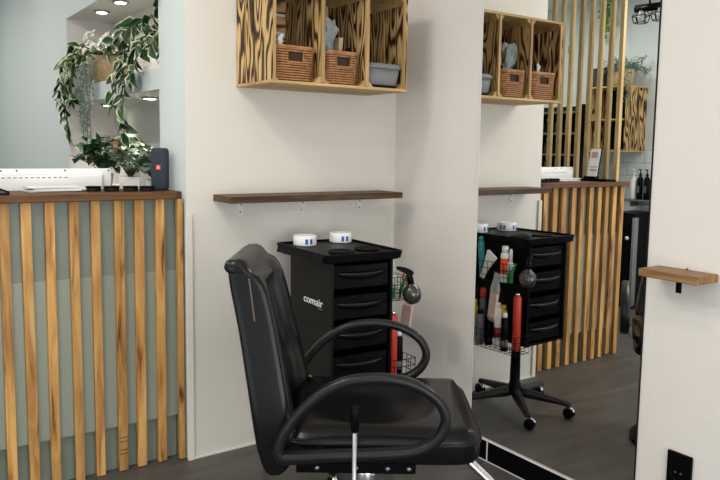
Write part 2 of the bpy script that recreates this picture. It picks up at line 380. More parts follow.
dbox('corner_batten', (-1.117, .018, .003), (-1.094, .045, 1.133), 'pine')
dbox('side_panel', (-1.955, .092, 0), (-1.935, .70, 1.133), 'green')
dbox('side_panel', (-1.109, .092, 0), (-1.09, .33, 1.133), 'green')
dbox('worktop', (-1.934, .092, .72), (-1.11, .70, .745), 'counter')

# slat screen standing on the desk's left end
SC = thing('slat_screen', 'pale pine slat screen rising from the left end of the reception desk', 'screen', (-1.91, .36, 1.1645))
for k in range(8):
    y = .085 + .0815 * k - .36
    hw = .0145
    bx('slat', (-.014, y - hw, 0), (.014, y + hw, CEIL - 1.1645 - .002), 'screen', SC, .002)

# things on the counter
mo = thing('computer_monitor', 'white computer monitor seen from behind above the counter', 'monitor', (-1.567, .385, .746))
mb = MB(); mb.box((-.285, .0, .11), (.285, .028, .504)); mb.build('screen_case', 'white', mo, bevel=.006)
mb = MB()
mb.rings([[(-.285, 0, .18), (.285, 0, .18), (.25, 0, .484), (-.285, 0, .484)], [(-.22, -.045, .22), (.22, -.045, .22), (.235, -.045, .474), (-.22, -.045, .474)]][::-1], smooth=False)
mb.build('rear_housing', 'white', mo, bevel=.004)
mb = MB()
for k in range(12): mb.box((-.165 + k * .022, -.0452, .466), (-.152 + k * .022, -.040, .470))
mb.build('vent_slots', 'grey', mo)
for x, z in ((-.16, .4955), (-.10, .4955), (.09, .4955), (.272, .4955)):
    MB().lathe([(.004, 0), (.004, .002), (.001, .003)], 10, mtx=Matrix.Translation((x, -.001, z)) @ Matrix.Rotation(PI / 2, 4, 'X')).build('screw_cap', 'grey', mo)
MB().box((-.03, .01, .012), (.03, .022, .2)).build('stand_neck', 'steel', mo, bevel=.003)
MB().box((-.11, -.035, 0), (.11, .10, .012)).build('stand_foot', 'white', mo, bevel=.004)
mb = MB().box((-.27, .0285, .13), (.27, .030, .49)); mb.build('display', 'black', mo)

mb = MB()
for k in range(5):
    a = rnd.uniform(-.08, .08); mt = Matrix.Translation((rnd.uniform(-.015, .015), rnd.uniform(-.008, .008), .004 * k)) @ Matrix.Rotation(a, 4, 'Z')
    mb.box((-.10, -.06, 0), (.10, .06, .0036), mtx=mt)
tag(mb.build('paper_stack', 'paper', loc=(-1.55, .235, 1.1635)), 'loose white stack of papers lying on the counter before the monitor', 'papers')
for i, (x, y, l) in enumerate(((-1.415, .175, 'small round black tin on the counter, nearest the papers'), (-1.347, .155, 'small round black tin on the counter, second from the papers'),
                               (-1.275, .135, 'small round black tin on the counter, third from the papers'), (-1.21, .12, 'small round black tin on the counter, beside the speaker'))):
    c = thing('wax_tin', l, 'tin', (x, y, 1.1635), 0, 'black tins on the counter')
    MB().lathe([(.028, 0), (.030, .002), (.030, .012), (.028, .0125)], 24).build('tin_body', 'black_matte', c)
    MB().lathe([(.031, .013), (.031, .019), (.029, .021), (.001, .021)], 24).build('tin_lid', 'black', c)
sp = thing('portable_speaker', 'slate blue portable speaker standing upright at the counter end', 'speaker', (-1.139, .16, 1.1635), math.radians(-32))
mb = MB(); R = []
for z, k in ((0, .80), (.006, .93), (.016, 1), (.164, 1), (.174, .93), (.18, .80)):
    R.append([(.036 * k * (abs(math.cos(a)) ** .6) * math.copysign(1, math.cos(a)), .033 * k * (abs(math.sin(a)) ** .6) * math.copysign(1, math.sin(a)), z) for a in [2 * PI * j / 28 for j in range(28)]])
mb.rings(R); mb.build('speaker_body', 'speaker', sp)
b_ = bx('badge', (-.0085, -.0345, .088), (.0085, -.0325, .108), 'orange', sp, .001)
text_mesh('lettering', 'JBL', .009, 'white', b_, (0, -.0347, .097), (PI / 2, 0, 0), .0002)
mb = MB().prism([(-.05, -.13), (.05, -.13), (.05, .13), (-.05, .13)], 'z', 0, .008).box((-.05, -.13, .008), (-.046, .13, .014)).box((.046, -.13, .008), (.05, .13, .014))
tag(mb.build('counter_tray', 'black', loc=(-1.80, .17, 1.1635), rot=(0, 0, 0)), 'flat black tray on the counter under the leaflet stand', 'tray')
lh = thing('leaflet_stand', 'upright black leaflet stand holding a pale pink flyer on the counter', 'leaflet stand', (-1.80, .20, 1.1722), math.radians(80))
tilt = Matrix.Rotation(math.radians(-14), 4, 'X')
MB().box((-.038, -.028, 0), (.038, .04, .022)).build('stand_base', 'black', lh, bevel=.002)
MB().box((-.042, .012, .02), (.042, .016, .215), mtx=tilt).build('back_plate', 'black', lh)
MB().box((-.036, .006, .02), (.036, .0095, .212), mtx=tilt).build('flyer', 'pinkpaper' if False else 'paper', lh)
PK = mat('pink_print', (.55, .30, .32), .7)
for a_, b_ in (((-.028, .0048, .06), (.02, .0058, .072)), ((-.028, .0048, .085), (.026, .0058, .092)), ((-.02, .0048, .15), (.024, .0058, .19))): MB().box(a_, b_, mtx=tilt).build('flyer_print', PK, lh)

# ------------------------------------------------------------------ wall crate with baskets
cx0, cx1, cz0, cz1, cdp = -.857, -.175, 1.607, 2.023, .317
CR = thing('wall_crate', 'torched pine wall crate with three open compartments', 'crate shelf', ((cx0 + cx1) / 2, 0, cz0))
ox = (cx0 + cx1) / 2
W2 = (cx1 - cx0) / 2; H = cz1 - cz0
def planks_side(x0, x1):
    mb = MB(); n = 4; pw = (cdp - .006) / n
    for k in range(n):
        jit = rnd.uniform(0, .004)
        mb.box((x0, -cdp + .002 + k * pw + .003, .012 - jit), (x1, -cdp + .002 + (k + 1) * pw - .003, H - .012 + jit))
    return mb
planks_side(-W2, -W2 + .012).build('side_panel', 'burnt_y', CR, bevel=.001)
planks_side(W2 - .012, W2).build('side_panel', 'burnt_y', CR, bevel=.001)
div = (-.615 - ox, -.392 - ox)
for xd in div:
    mb = MB(); n = 3; pw = (cdp - .02) / n
    for k in range(n): mb.box((xd - .007, -cdp + .012 + k * pw + .001, .014), (xd + .007, -cdp + .012 + (k + 1) * pw - .001, H - .014))
    mb.build('divider', 'burnt_y', CR, bevel=.001)
    bx('divider_post', (xd - .008, -cdp, .014), (xd + .008, -cdp + .012, H - .014), 'crate_edge_z', CR, .001)
for zz, nm in ((0, 'bottom_panel'), (H - .012, 'top_panel')):
    mb = MB(); n = 4; pw = cdp / n
    for k in range(n): mb.box((-W2, -cdp + k * pw + .001, zz), (W2, -cdp + (k + 1) * pw - .001, zz + .012))
    mb.build(nm, 'crate_edge', CR, bevel=.001)
bays = ((-W2 + .012, div[0] - .008), (div[0] + .008, div[1] - .008), (div[1] + .008, W2 - .012))
for i, (a, b) in enumerate(bays):
    mb = MB()
    if i == 0:
        n = 5; ph = (H - .03) / n
        for k in range(n): mb.box((a + .001, -.012, .015 + k * ph + .006), (b - .001, -.002, .015 + (k + 1) * ph - .006))
        mb.build('back_panel', 'burnt_x', CR, bevel=.001)
    else:
        n = 4; pw = (b - a) / n
        for k in range(n): mb.box((a + k * pw + .0055, -.012, .014), (a + (k + 1) * pw - .0055, -.002, H - .014))
        mb.build('back_panel', 'burnt_z', CR, bevel=.001)
    for (xa, sx) in ((a, 1), (b, -1)):
        for (zz, sz) in ((.0125, 1), (H - .0125, -1)):
            mb = MB(); mb.rings([[(xa, y, zz), (xa + sx * .026, y, zz), (xa, y, zz + sz * .026)] for y in (-cdp + .006, -.02)], smooth=False)
            mb.build('corner_block', 'crate_edge', CR, bevel=.0008)
for xa in (-W2, W2 - .012): bx('front_post', (xa + .0125 * (1 if xa < 0 else -1), -cdp + .001, .0125), (xa + .012 + .0125 * (1 if xa < 0 else -1), -cdp + .010, H - .0125), 'crate_edge_z', CR, .001)

def wicker_basket(label, loc, w, d, h, rz=0):
    t = thing('wicker_basket', label, 'basket', loc, rz, 'wicker baskets in the wall crate')
    mb = MB()
    def rr(k, off, n=96):            # rounded rectangle walk
        P = []
        hw, hd, r = w / 2 * k + off, d / 2 * k + off, .014
        segs = [((-hw + r, -hd), (hw - r, -hd)), ((hw, -hd + r), (hw, hd - r)), ((hw - r, hd), (-hw + r, hd)), ((-hw, hd - r), (-hw, -hd + r))]
        for a, b in segs:
            L = math.dist(a, b); m = max(4, int(n * L / (2 * (w + d))))
            for j in range(m): P.append((a[0] + (b[0] - a[0]) * j / m, a[1] + (b[1] - a[1]) * j / m))
        return P
    rows = 13
    for q in range(rows):
        z = .008 + (h - .018) * q / (rows - 1); k = .92 + .08 * z / h
        P = rr(k, 0); pts = []
        for j, (x, y) in enumerate(P):
            o = .0040 * math.cos(PI * (j / 2.0 + q)); nx = 1 if abs(x) * d > abs(y) * w else 0
            x2 = x + (math.copysign(o, x) * (1 if o > 0 else 1) if nx else 0) * (1); y2 = y + (0 if nx else math.copysign(o, y))
            pts.append((x2, y2, z))
        cut = .56 * h < z < .86 * h
        if not cut: mb.tube(pts, .0046, 5, True)
        else:
            idx = [j for j, p in enumerate(pts) if not (p[1] < -d * .3 and abs(p[0]) < w * .19)]
            # rotate so that the run starts after the handle gap
            g = next(j for j in range(len(idx)) if (idx[j] - idx[j - 1]) % len(pts) != 1)
            mb.tube([pts[i] for i in idx[g:] + idx[:g]], .0046, 5, False)
    mb.build('woven_wall', 'wicker', t)
    mb = MB(); P = rr(1.0, .001); mb.tube([(x, y, h - .003) for x, y in P], .0065, 6, True); mb.build('rim', 'wicker', t)
    mb = MB(); A = [(x, y, .004) for x, y in rr(.92, -.007)]; B = [(x, y, h - .006) for x, y in rr(1, -.007)]
    mb.rings([A, B], caps=False); mb.face([mb.bm.verts.new(p) for p in A]); mb.build('shade_lining', 'wicker_dark', t)  # dark liner stands in for the shade seen through the handle gap
    mb = MB(); y0 = -d / 2 * .985 - .001
    mb.tube([(-w * .2, y0, h * .55), (w * .2, y0, h * .55), (w * .21, y0 - .001, h * .87), (-w * .21, y0 - .001, h * .87)], .0045, 6, True)
    mb.build('handle_rim', 'wicker', t)
    return t
zb = cz0 + .013
wicker_basket('wicker basket in the left compartment of the wall crate', (-.736, -.207, zb), .178, .185, .138)
wicker_basket('wicker basket in the middle compartment of the wall crate, under a plastic bag', (-.510, -.212, zb), .160, .185, .135)
# what stands in the baskets
for i, (x, a, b, l) in enumerate(((-.79, .10, .16, 'short pale clip sticking up from the left wicker basket, leftmost'), (-.765, .02, .175, 'pale clip sticking up from the left wicker basket, longest'), (-.745, -.15, .17, 'pale clip sticking up from the left wicker basket, leaning right'))):
    mb = MB().box((-.004, -.003, 0), (.004, .003, b)).box((-.007, -.004, b), (.007, .004, b + .012)); tag(mb.build('hair_clip', 'paper', loc=(x, -.22, zb + .006), rot=(.05, a, 0), bevel=.001), l, 'hair clip')
mb = MB(); R = []
for k in range(9):
    z = .02 + .031 * k; f = (.5, .8, .9, .95, .8, .75, 1.0, 1.15, 1.05)[k]
    f *= rnd.uniform(.9, 1.12); R.append([(f * .042 * math.cos(q) * (1 + .24 * math.sin(3 * q + 1.7 * k)) + .010 * math.sin(2 * k), f * .028 * math.sin(q) * (1 + .3 * math.cos(5 * q + 2.3 * k)), z + .008 * math.sin(4 * q + k)) for q in [2 * PI * j / 18 for j in range(18)]])
R = [[(x + rnd.uniform(-.005, .005), y + rnd.uniform(-.004, .004), z + rnd.uniform(-.006, .006)) for x, y, z in q] for q in R]
mb.rings(R, smooth=False); tag(mb.build('plastic_bag', mat('silver_bag', (.34, .38, .385), .22, alpha=.8), loc=(-.548, -.215, zb + .004), rot=(.05, .0, 0)), 'crumpled silvery plastic bag standing in the middle wicker basket', 'bag')
tag(MB().box((-.010, -.030, 0), (.010, .030, .20)).build('card_box', mat('kraft_card', (.50, .40, .24), .7), loc=(-.486, -.20, zb + .006), rot=(.03, .05, 0), bevel=.001), 'narrow kraft card box leaning in the middle wicker basket', 'box')
c = thing('dark_bottle', 'small dark bottle with a purple shoulder in the middle wicker basket', 'bottle', (-.459, -.262, zb + .006))
MB().lathe([(.014, 0), (.015, .003), (.015, .12)], 16).build('bottle_body', mat('purple_plastic', (.07, .03, .10), .3), c)
MB().lathe([(.010, .1205), (.010, .15), (.007, .155)], 16).build('bottle_cap', 'black', c)
tb = thing('storage_tub', 'grey see-through plastic tub in the right compartment of the wall crate', 'tub', (-.283, -.215, zb))
def rrect(hw, hd, r, n=5):
    P = []
    for cx_, cy_, a0 in ((hw - r, hd - r, 0), (-hw + r, hd - r, PI / 2), (-hw + r, -hd + r, PI), (hw - r, -hd + r, 1.5 * PI)):
        for j in range(n + 1): P.append((cx_ + r * math.cos(a0 + PI / 2 * j / n), cy_ + r * math.sin(a0 + PI / 2 * j / n)))
    return P
mb = MB(); mb.rings([[(x, y, z) for x, y in rrect(.088 * k, .085 * k, .025)] for z, k in ((.012, .84), (.02, .9), (.082, 1.0))]); mb.build('tub_body', 'greyclear', tb)
mb = MB(); mb.rings([[(x, y, z) for x, y in rrect(.091 * k, .088 * k, .026)] for z, k in ((.0825, 1.02), (.092, 1.02), (.104, .96), (.107, .85))]); mb.build('tub_lid', 'greyclear', tb)
mb = MB(); mb.rings([[(x, y, z) for x, y in rrect(.076, .074, .02)] for z in (0, .0115)]); mb.build('tub_base', 'black', tb)

# ------------------------------------------------------------------ long shelf under the crate
SH = thing('wall_shelf', 'dark walnut-stained wall shelf on three small steel brackets', 'shelf', (-.5255, 0, 1.122))
bx('board', (-.4405, -.186, 0), (.4405, -.0005, .028), 'shelfwood', SH, .002)
for x in (-.84 + .5255, -.53 + .5255, -.21 + .5255):
    mb = MB().box((x - .014, -.004, -.068), (x + .014, -.0008, -.0005)).box((x - .014, -.12, -.0035), (x + .014, -.004, -.0005)); k = mb.build('bracket', 'white_metal', SH, bevel=.001)
    for dx_, dz in ((.003, -.02), (-.002, -.052)): MB().lathe([(.004, 0), (.004, .0015), (.001, .002)], 10, mtx=Matrix.Translation((x + dx_, -.0042, dz)) @ Matrix.Rotation(PI / 2, 4, 'X')).build('screw', 'grey', k)

# small shelf and socket on the right-hand wall
SS = thing('small_wall_shelf', 'small oak shelf on a black bracket at right of the mirror', 'shelf', (.0065, -1.5825, .949))
bx('board', (-.117, -.1035, 0), (-.0005, .1035, .026), 'oak', SS, .003)
mb = MB().box((-.085, -.030, -.006), (-.001, -.012, -.0005)).box((-.085, -.030, -.040), (-.079, -.012, -.006)); mb.build('bracket', 'black', SS, bevel=.001)
mb = MB().box((-.085, .05, -.006), (-.001, .068, -.0005)); mb.build('bracket', 'black', SS, bevel=.001)
MB().lathe([(.003, 0), (.003, .004), (.001, .005)], 10, mtx=Matrix.Translation((-.006, .0, .0265))).build('screw', 'grey', SS)
so = thing('wall_socket', 'black wall socket on the white wall right of the mirror', 'socket', (.0065, -1.600, .2925))
bx('cover_plate', (-.012, -.0435, -.066), (-.0005, .0435, .066), 'black', so, .003)
MB().lathe([(.030, 0), (.030, .003), (.027, .004), (.027, -.002)], 24, mtx=Matrix.Translation((-.0125, 0, .0)) @ Matrix.Rotation(-PI / 2, 4, 'Y')).build('socket_ring', 'black', so)
for y in (-.010, .010): MB().lathe([(.0035, 0), (.0035, .003)], 10, mtx=Matrix.Translation((-.0125, y, 0)) @ Matrix.Rotation(-PI / 2, 4, 'Y')).build('contact', 'steel', so)

# ------------------------------------------------------------------ trolley
TX, TY, TR = -.541, -.314, math.radians(-3)
T = thing('salon_trolley', 'black salon trolley with four drawers and wire side baskets', 'trolley', (TX, TY, 0), TR)
def loc_(x, y, z):   # trolley space from room space
    c_, s_ = math.cos(-TR), math.sin(-TR); a, b = x - TX, y - TY
    return (a * c_ - b * s_, a * s_ + b * c_, z)
mb = MB()
mb.rings([[(x, y, z) for x, y in [(a_, b_ - .014) for a_, b_ in rrect(.185 * k, .229 * k2, .02)]] for z, k, k2 in ((.902, .90, .93), (.908, .97, .98), (.936, 1, 1), (.940, .99, .992), (.940, .95, .965), (.931, .94, .957))], smooth=False)
tray = mb.build('tray', 'black', T, bevel=.0015)
for (x, y, r) in ((-.055, -.135, .05), (.085, -.11, .048)):
    MB().lathe([(r, .9312), (r + .006, .938), (r + .002, .9395), (r - .004, .934), (r - .006, .9315)], 28, c=(x, y, 0)).build('cup_ring', 'black_matte', tray)
    MB().lathe([(r - .007, .9312), (r - .007, .9318)], 28, c=(x, y, 0)).build('cup_well', 'black_matte', tray)
for k in range(5):
    y = -.19 + .075 * k; mb = MB(); mb.box((-.191, y, .898), (-.180, y + .006, .935)); mb.build('holder_slot', 'black_matte', tray)
mb = MB(); mb.rings([[(-.186, y, .934), (-.196, y, .905), (-.192, y, .902), (-.180, y, .925)] for y in (-.22, .18)], smooth=False); mb.build('tool_flange', 'black', tray, bevel=.001)
BX0, BX1, BY0, BY1, BZ0, BZ1 = -.147, .145, -.222, .142, .405, .902
sp_ = bx('side_panel', (BX0, BY0, BZ0), (BX0 + .012, BY1, BZ1), 'charcoal', T, .003)
text_mesh('logo', 'comair', .045, 'white', sp_, (BX0 - .0008, -.070, .726), (PI / 2, 0, -PI / 2), .0004, 0, .0004).scale = (1.32, 1, 1)
bx('logo_underline', (BX0 - .0012, -.15, .703), (BX0 - .0002, -.115, .7055), 'steel', sp_, 0)
bx('side_panel', (BX1 - .012, BY0, BZ0), (BX1, BY1, BZ1), 'black', T, .003)
bx('back_panel', (BX0 + .013, BY1 - .012, BZ0), (BX1 - .013, BY1 - .001, BZ1), 'black', T, .002)
bx('base_panel', (BX0 + .013, BY0 + .004, BZ0), (BX1 - .013, BY1 - .013, BZ0 + .012), 'black', T, .002)
for k, z in enumerate((.470, .592, .716, .840)):
    dr = bx('drawer', (BX0 + .016, BY0 + .012, z - .046), (BX1 - .016, BY1 - .02, z + .048), 'black', T, .003)
    mb = MB(); R = []
    for j in range(13):          # bowed pull lip
        u = -1 + 2 * j / 12; x = u * .112; b_ = .026 * (1 - u * u) + .001; dz = .004 * u * u
        R.append([(x, BY0 + .011, z + .012 + dz), (x, BY0 + .011 - b_ * .6, z + .004 - b_ * .5 + dz), (x, BY0 + .011 - b_, z + .012 + dz), (x, BY0 + .011 - b_, z + .017 + dz), (x, BY0 + .011, z + .020 + dz)])
    mb.rings(R, smooth=True); mb.build('pull', 'arm', dr)
cxl, cyl = loc_(-.572, -.327, 0)[:2]
MB().lathe([(.036, .085), (.036, .13), (.027, .15), (.024, .37), (.05, .39), (.05, .404)], 24, c=(cxl, cyl, 0)).build('column', 'black', T)
for k, ang in enumerate((24, 96, 168, 240, 303)):
    a = math.radians(ang) - TR; d_ = Vector((math.cos(a), math.sin(a), 0)); q = Vector((-d_.y, d_.x, 0)); c_ = Vector((cxl, cyl, 0))
    mb = MB(); R = []
    for t_, hw, z0, z1 in ((.034, .024, .078, .125), (.12, .022, .074, .112), (.24, .018, .066, .092), (.285, .016, .062, .084), (.292, .010, .064, .080)):
        p = c_ + d_ * t_
        R.append([p + q * (hw * u) + Vector((0, 0, v)) for u, v in ((-1, z0), (1, z0), (1, (z0 + z1) / 2), (.6, z1), (-.6, z1), (-1, (z0 + z1) / 2))])
    mb.rings(R, smooth=False); mb.build('base_leg', 'arm', T, bevel=.004)
    p = c_ + d_ * .272; s_ = rnd.uniform(0, 6)
    w_ = Vector((math.cos(s_), math.sin(s_), 0)); v_ = Vector((-w_.y, w_.x, 0)); hc = p + v_ * .012
    mb = MB().tube([p + Vector((0, 0, .061)), p + Vector((0, 0, .048))], .007, 8)
    ca = mb.build('castor', 'chrome', T)
    mt = Matrix.Translation((hc.x, hc.y, .0275)) @ Matrix(((v_.x, 0, w_.x, 0), (v_.y, 0, w_.y, 0), (0, 1, 0, 0), (0, 0, 0, 1)))
    mb = MB()
    for z_ in (-.02, .006): mb.lathe([(.012, z_), (.024, z_ + .001), (.027, z_ + .005), (.027, z_ + .010), (.024, z_ + .014), (.012, z_ + .0145)], 20, mtx=mt)
    mb.build('wheel', 'black', ca)
    mb = MB(); pts = [Vector((hc.x, hc.y, .0275)) + v_ * (.031 * math.cos(q_)) + Vector((0, 0, .031 * math.sin(q_))) for q_ in [PI * (.1 + .8 * j / 8) for j in range(9)]]
    mb.tube(pts, .004, 6, flat=(.0022, .012)); mb.build('hood', 'chrome', ca)
def wire_basket(y0, y1, z0, z1, x0, x1, n):
    mb = MB(); r = .0016
    def loop(z, k=0): mb.tube([(x0, y0 + k, z), (x1 - k, y0 + k, z), (x1 - k, y1 - k, z), (x0, y1 - k, z)], r, 5, True)
    m = 3
    for j in range(m + 1): loop(z0 + (z1 - z0) * j / m, .004 * (1 - j / m))
    for j in range(n + 1):
        y = y0 + .004 + (y1 - y0 - .008) * j / n
        mb.tube([(x0, y, z0), (x1 - .004, y, z0), (x1, y, z1)], r, 5)
    for j in range(4):
        x = x0 + (x1 - x0 - .004) * j / 3
        mb.tube([(x, y0, z1), (x, y0 + .004, z0), (x, y1 - .004, z0), (x, y1, z1)], r, 5)
    return mb.build('wire_basket', 'black', T)
wire_basket(-.185, .13, .715, .815, .148, .245, 9)
wire_basket(-.245, .10, .385, .475, .148, .255, 11)

# rolls on the tray
for i, (x, y, l) in enumerate(((-.620, -.185, 'white neck strip roll on the trolley tray, the left one'), (-.425, -.170, 'white neck strip roll on the trolley tray, the right one'))):
    k = thing('neck_strip_roll', l, 'paper roll', (x, y, .9325), .3 * i, 'white rolls on the trolley tray')
    MB().lathe([(.018, 0), (.050, 0), (.051, .004), (.051, .040), (.047, .044), (.020, .044), (.018, .040), (.018, .002)], 36).build('roll_body', 'white', k)
    MB().lathe([(.0175, .001), (.0175, .030)], 20).build('core', 'black_matte', k)
    for j, (a, cc) in enumerate(((-112, 'bluemark'), (-88, 'bluemark'), (-30, 'bluemark'), (-8, 'bluemark'), (110, 'bluemark'))):
        a = math.radians(a - 17 * i); h_ = .022
        mb = MB(); R = [[(.0514 * math.cos(a + u), .0514 * math.sin(a + u), z) for z in (.008, .008 + h_)] for u in (-.12, -.06, 0, .06, .12)]
        mb.rings(R, closed=False, caps=False); mb.build('printed_mark', cc, k)['label'] = 'small blue printed square'

# bottles and tools in the trolley baskets (room coordinates)
def can(name, label, x, y, z0, z1, r, body, cap, capr=.7, caph=.03, nozzle=False, band=None, lean=(0, 0)):
    t = thing(name, label, 'bottle' if 'bottle' in name else 'can', (x, y, z0)); t.rotation_euler = (lean[0], lean[1], 0)
    h = z1 - z0 - caph
    MB().lathe([(r * .9, 0), (r, .004), (r, h - .014), (r * .82, h - .003), (r * .6, h)], 20).build('body', body, t)
    MB().lathe([(r * capr, h + .0005), (r * capr, h + caph * .8), (r * capr * .85, h + caph)], 18).build('cap', cap, t)
    if nozzle: MB().lathe([(r * .25, h + caph + .0005), (r * .25, h + caph + .012)], 10).build('nozzle', cap, t)
    if band:
        m_, a, b = band; MB().lathe([(r * 1.012, h * a), (r * 1.012, h * b)], 20).build('label_band', m_, t)
    return t
ZL = .3885
can('red_can', 'tall red spray can at the front of the lower wire basket', -.376, -.507, ZL, .672, .020, 'red', 'chrome', .62, .014, band=('dkred', .0, .03))
can('black_spray_bottle', 'black bottle with white cap beside the red can in the lower basket', -.322, -.480, ZL, .575, .0185, 'black', 'white', .6, .022, band=('grey', .12, .34))
can('white_bottle', 'white bottle with red print in the lower wire basket', -0.350, -0.409, ZL, .610, .020, 'white', 'white', .55, .02, band=('dkred', .24, .5))
can('yellow_can', 'yellow can standing behind the black spray bottle in the lower basket', -0.366, -0.428, ZL, .60, .018, 'yellow', 'yellow', .7, .02)
can('black_can', 'plain black can between the grey can and the white bottle', -0.342, -0.354, ZL, .555, .021, 'black', 'black', .75, .025)
can('grey_can', 'dark grey can in the lower basket next to the far yellow can', -0.308, -0.325, ZL, .565, .021, 'grey', 'black', .75, .02)
can('yellow_can', 'yellow can at the far end of the lower wire basket', -.338, -.252, ZL, .600, .019, 'yellow', 'yellow', .75, .025)
can('dark_can', 'taller dark can with a red cap behind the grey can', -0.358, -0.292, ZL, .665, .0175, 'grey', 'red', .85, .05)
ZU = .7185
can('white_bottle', 'white bottle with orange label in the upper wire basket', -0.350, -0.440, ZU, .895, .022, 'white', 'white', .75, .03, band=('orange', .28, .80))
can('teal_tube', 'teal tube leaning in the far end of the upper wire basket', -.345, -.296, ZU + .002, .925, .016, 'teal', 'teal', .8, .02, lean=(-.10, .0))['category'] = 'tube'
t = thing('label_bottle', 'small bottle with green and white label against the trolley front edge', 'bottle', (-.356, -.472, ZU))
MB().lathe([(.014, 0), (.0155, .003), (.0155, .085)], 16).build('body', 'greenplastic', t); MB().lathe([(.0157, .05), (.0157, .092), (.010, .10)], 16).build('shoulder', 'white', t); MB().lathe([(.008, .1005), (.008, .155), (.004, .165)], 14).build('cap', 'white', t)
mb = MB(); mb.rings([[(x, y, z) for x, y in ((-.006, -k), (.006, -k), (.006, k), (-.006, k))] for z, k in ((0, .012), (.05, .014), (.14, .036), (.146, .032))], smooth=False)
tag(mb.build('paper_sleeve', 'paper', loc=(-.322, -.315, ZU + .008), rot=(math.radians(30), 0, .08), bevel=.001), 'white wedge-shaped sleeve leaning in the upper wire basket', 'sleeve')
mb = MB().box((-.003, -.004, 0), (.003, .004, .11)); 
for k in range(10): mb.box((-.002, .004, .01 + k * .008), (.002, .016, .013 + k * .008))
tag(mb.build('green_comb', 'greenplastic', loc=(-.328, -.486, .7215), rot=(math.radians(24), 0, 0)), 'green comb leaning beside the round spray bottle', 'comb')
# clear pack of neck strips hanging outside the upper basket
p_ = thing('strip_pack', 'clear hanging pack of pinkish strips outside the upper basket', 'pack', (-.262, -.462, .655)); p_.rotation_euler = (math.radians(8), 0, math.radians(8))
mb = MB(); mb.rings([[(x, y, z) for x, y in ((-k, -w_), (k, -w_), (k, w_), (-k, w_))] for z, k, w_ in ((-.118, .002, .025), (-.10, .008, .027), (.05, .008, .027), (.085, .003, .02), (.122, .002, .017))], smooth=False); mb.build('bag_film', 'clear', p_, bevel=.001)
bx('paper_strips', (-.006, -.025, -.10), (.006, .025, .02), 'pinkpaper', p_, .002)
# round smoky spray bottle hooked on the basket corner
q_ = thing('round_spray_bottle', 'round smoky black spray bottle hooked on the trolley corner', 'spray bottle', (-.345, -.592, .757), math.radians(150)); q_.rotation_euler = (0, .13, math.radians(150))
MB().lathe([(.012, -.041), (.026, -.036), (.037, -.020), (.0405, 0), (.037, .019), (.027, .033), (.015, .042), (.013, .048)], 28).build('globe', 'smoke', q_)
mb = MB(); mb.tube([(0, 0, .046), (0, 0, .066), (.004, 0, .085)], [.015, .013, .012], 14); mb.build('collar', 'black', q_)
mb = MB(); mb.rings([[(x, y, z) for y, z in ((-.009, za), (.009, za), (.010, zb_), (-.010, zb_))] for x, za, zb_ in ((-.016, .082, .094), (-.004, .080, .104), (.014, .086, .114), (.040, .104, .122), (.052, .112, .122))], smooth=False); mb.build('spray_head', 'black', q_, bevel=.002)
mb = MB(); mb.tube([(.024, 0, .09), (.030, 0, .072), (.024, 0, .054)], [.005, .0045, .004], 8); mb.build('trigger', 'dkred', q_)

# ------------------------------------------------------------------ barber chair
CH = thing('barber_chair', 'black leather barber chair with looped arms facing the mirror', 'chair', (-.927, -1.097, 0), math.radians(-35))
# seat cushion: a crowned pad with a dished middle
mb = MB(); nx, ny = 22, 18; H0, H1, LW = -.235, .326, .272
def sq(u): return math.copysign(abs(u) ** 1.0, u)
rows = []
for i in range(nx + 1):
    u = -1 + 2 * i / nx; row = []
    for j in range(ny + 1):
        v = -1 + 2 * j / ny
        rx = u; ry = v
        k = 1 / max(1.0, (abs(rx) ** 9 + abs(ry) ** 9) ** (1 / 9))      # round the plan corners
        h = (H0 + H1) / 2 + (H1 - H0) / 2 * rx * k; l = LW * ry * k
        e = max(abs(rx), abs(ry)); z = .568 - .028 * max(0, e - .82) ** 2 / .0324
        d = math.hypot((h - .02) / .17, l / .17)
        z -= .020 * math.exp(-d ** 4)
        z += .006 * math.exp(-((d - 1.25) / .25) ** 2)
        row.append((h, l, z))
    rows.append(row)
V = [[mb.bm.verts.new(p) for p in r] for r in rows]
for i in range(nx):
    for j in range(ny): mb.face([V[i][j], V[i + 1][j], V[i + 1][j + 1], V[i][j + 1]], 0, True)
per = [V[i][0] for i in range(nx + 1)] + [V[nx][j] for j in range(1, ny + 1)] + [V[i][ny] for i in range(nx - 1, -1, -1)] + [V[0][j] for j in range(ny - 1, 0, -1)]
def ring_down(z, k): return [mb.bm.verts.new(((p.co.x - .04) * k + .04, p.co.y * k, z)) for p in per]
prev = per
for z, k in ((.534, 1.006), (.525, 1.0), (.490, 1.0), (.478, .975), (.474, .93)):
    cur = ring_down(z, k)
    for j in range(len(per)): mb.face([prev[j], prev[(j + 1) % len(per)], cur[(j + 1) % len(per)], cur[j]], 0, True)
    prev = cur
mb.face(prev, 0)
seat = mb.build('seat', 'leather', CH)
# piping along the top seam and stitches on the front corners
mb = MB(); mb.tube([(p[0], p[1], p[2]) for p in [((c_[0] - .04) * 1.008 + .04, c_[1] * 1.008, .536) for c_ in [r_[0] for r_ in rows] + [rows[nx][j] for j in range(1, ny + 1)] + [rows[i][ny] for i in range(nx - 1, -1, -1)] + [rows[0][j] for j in range(ny - 1, 0, -1)]]], .0035, 6, True)
mb.build('piping', 'leather', seat)
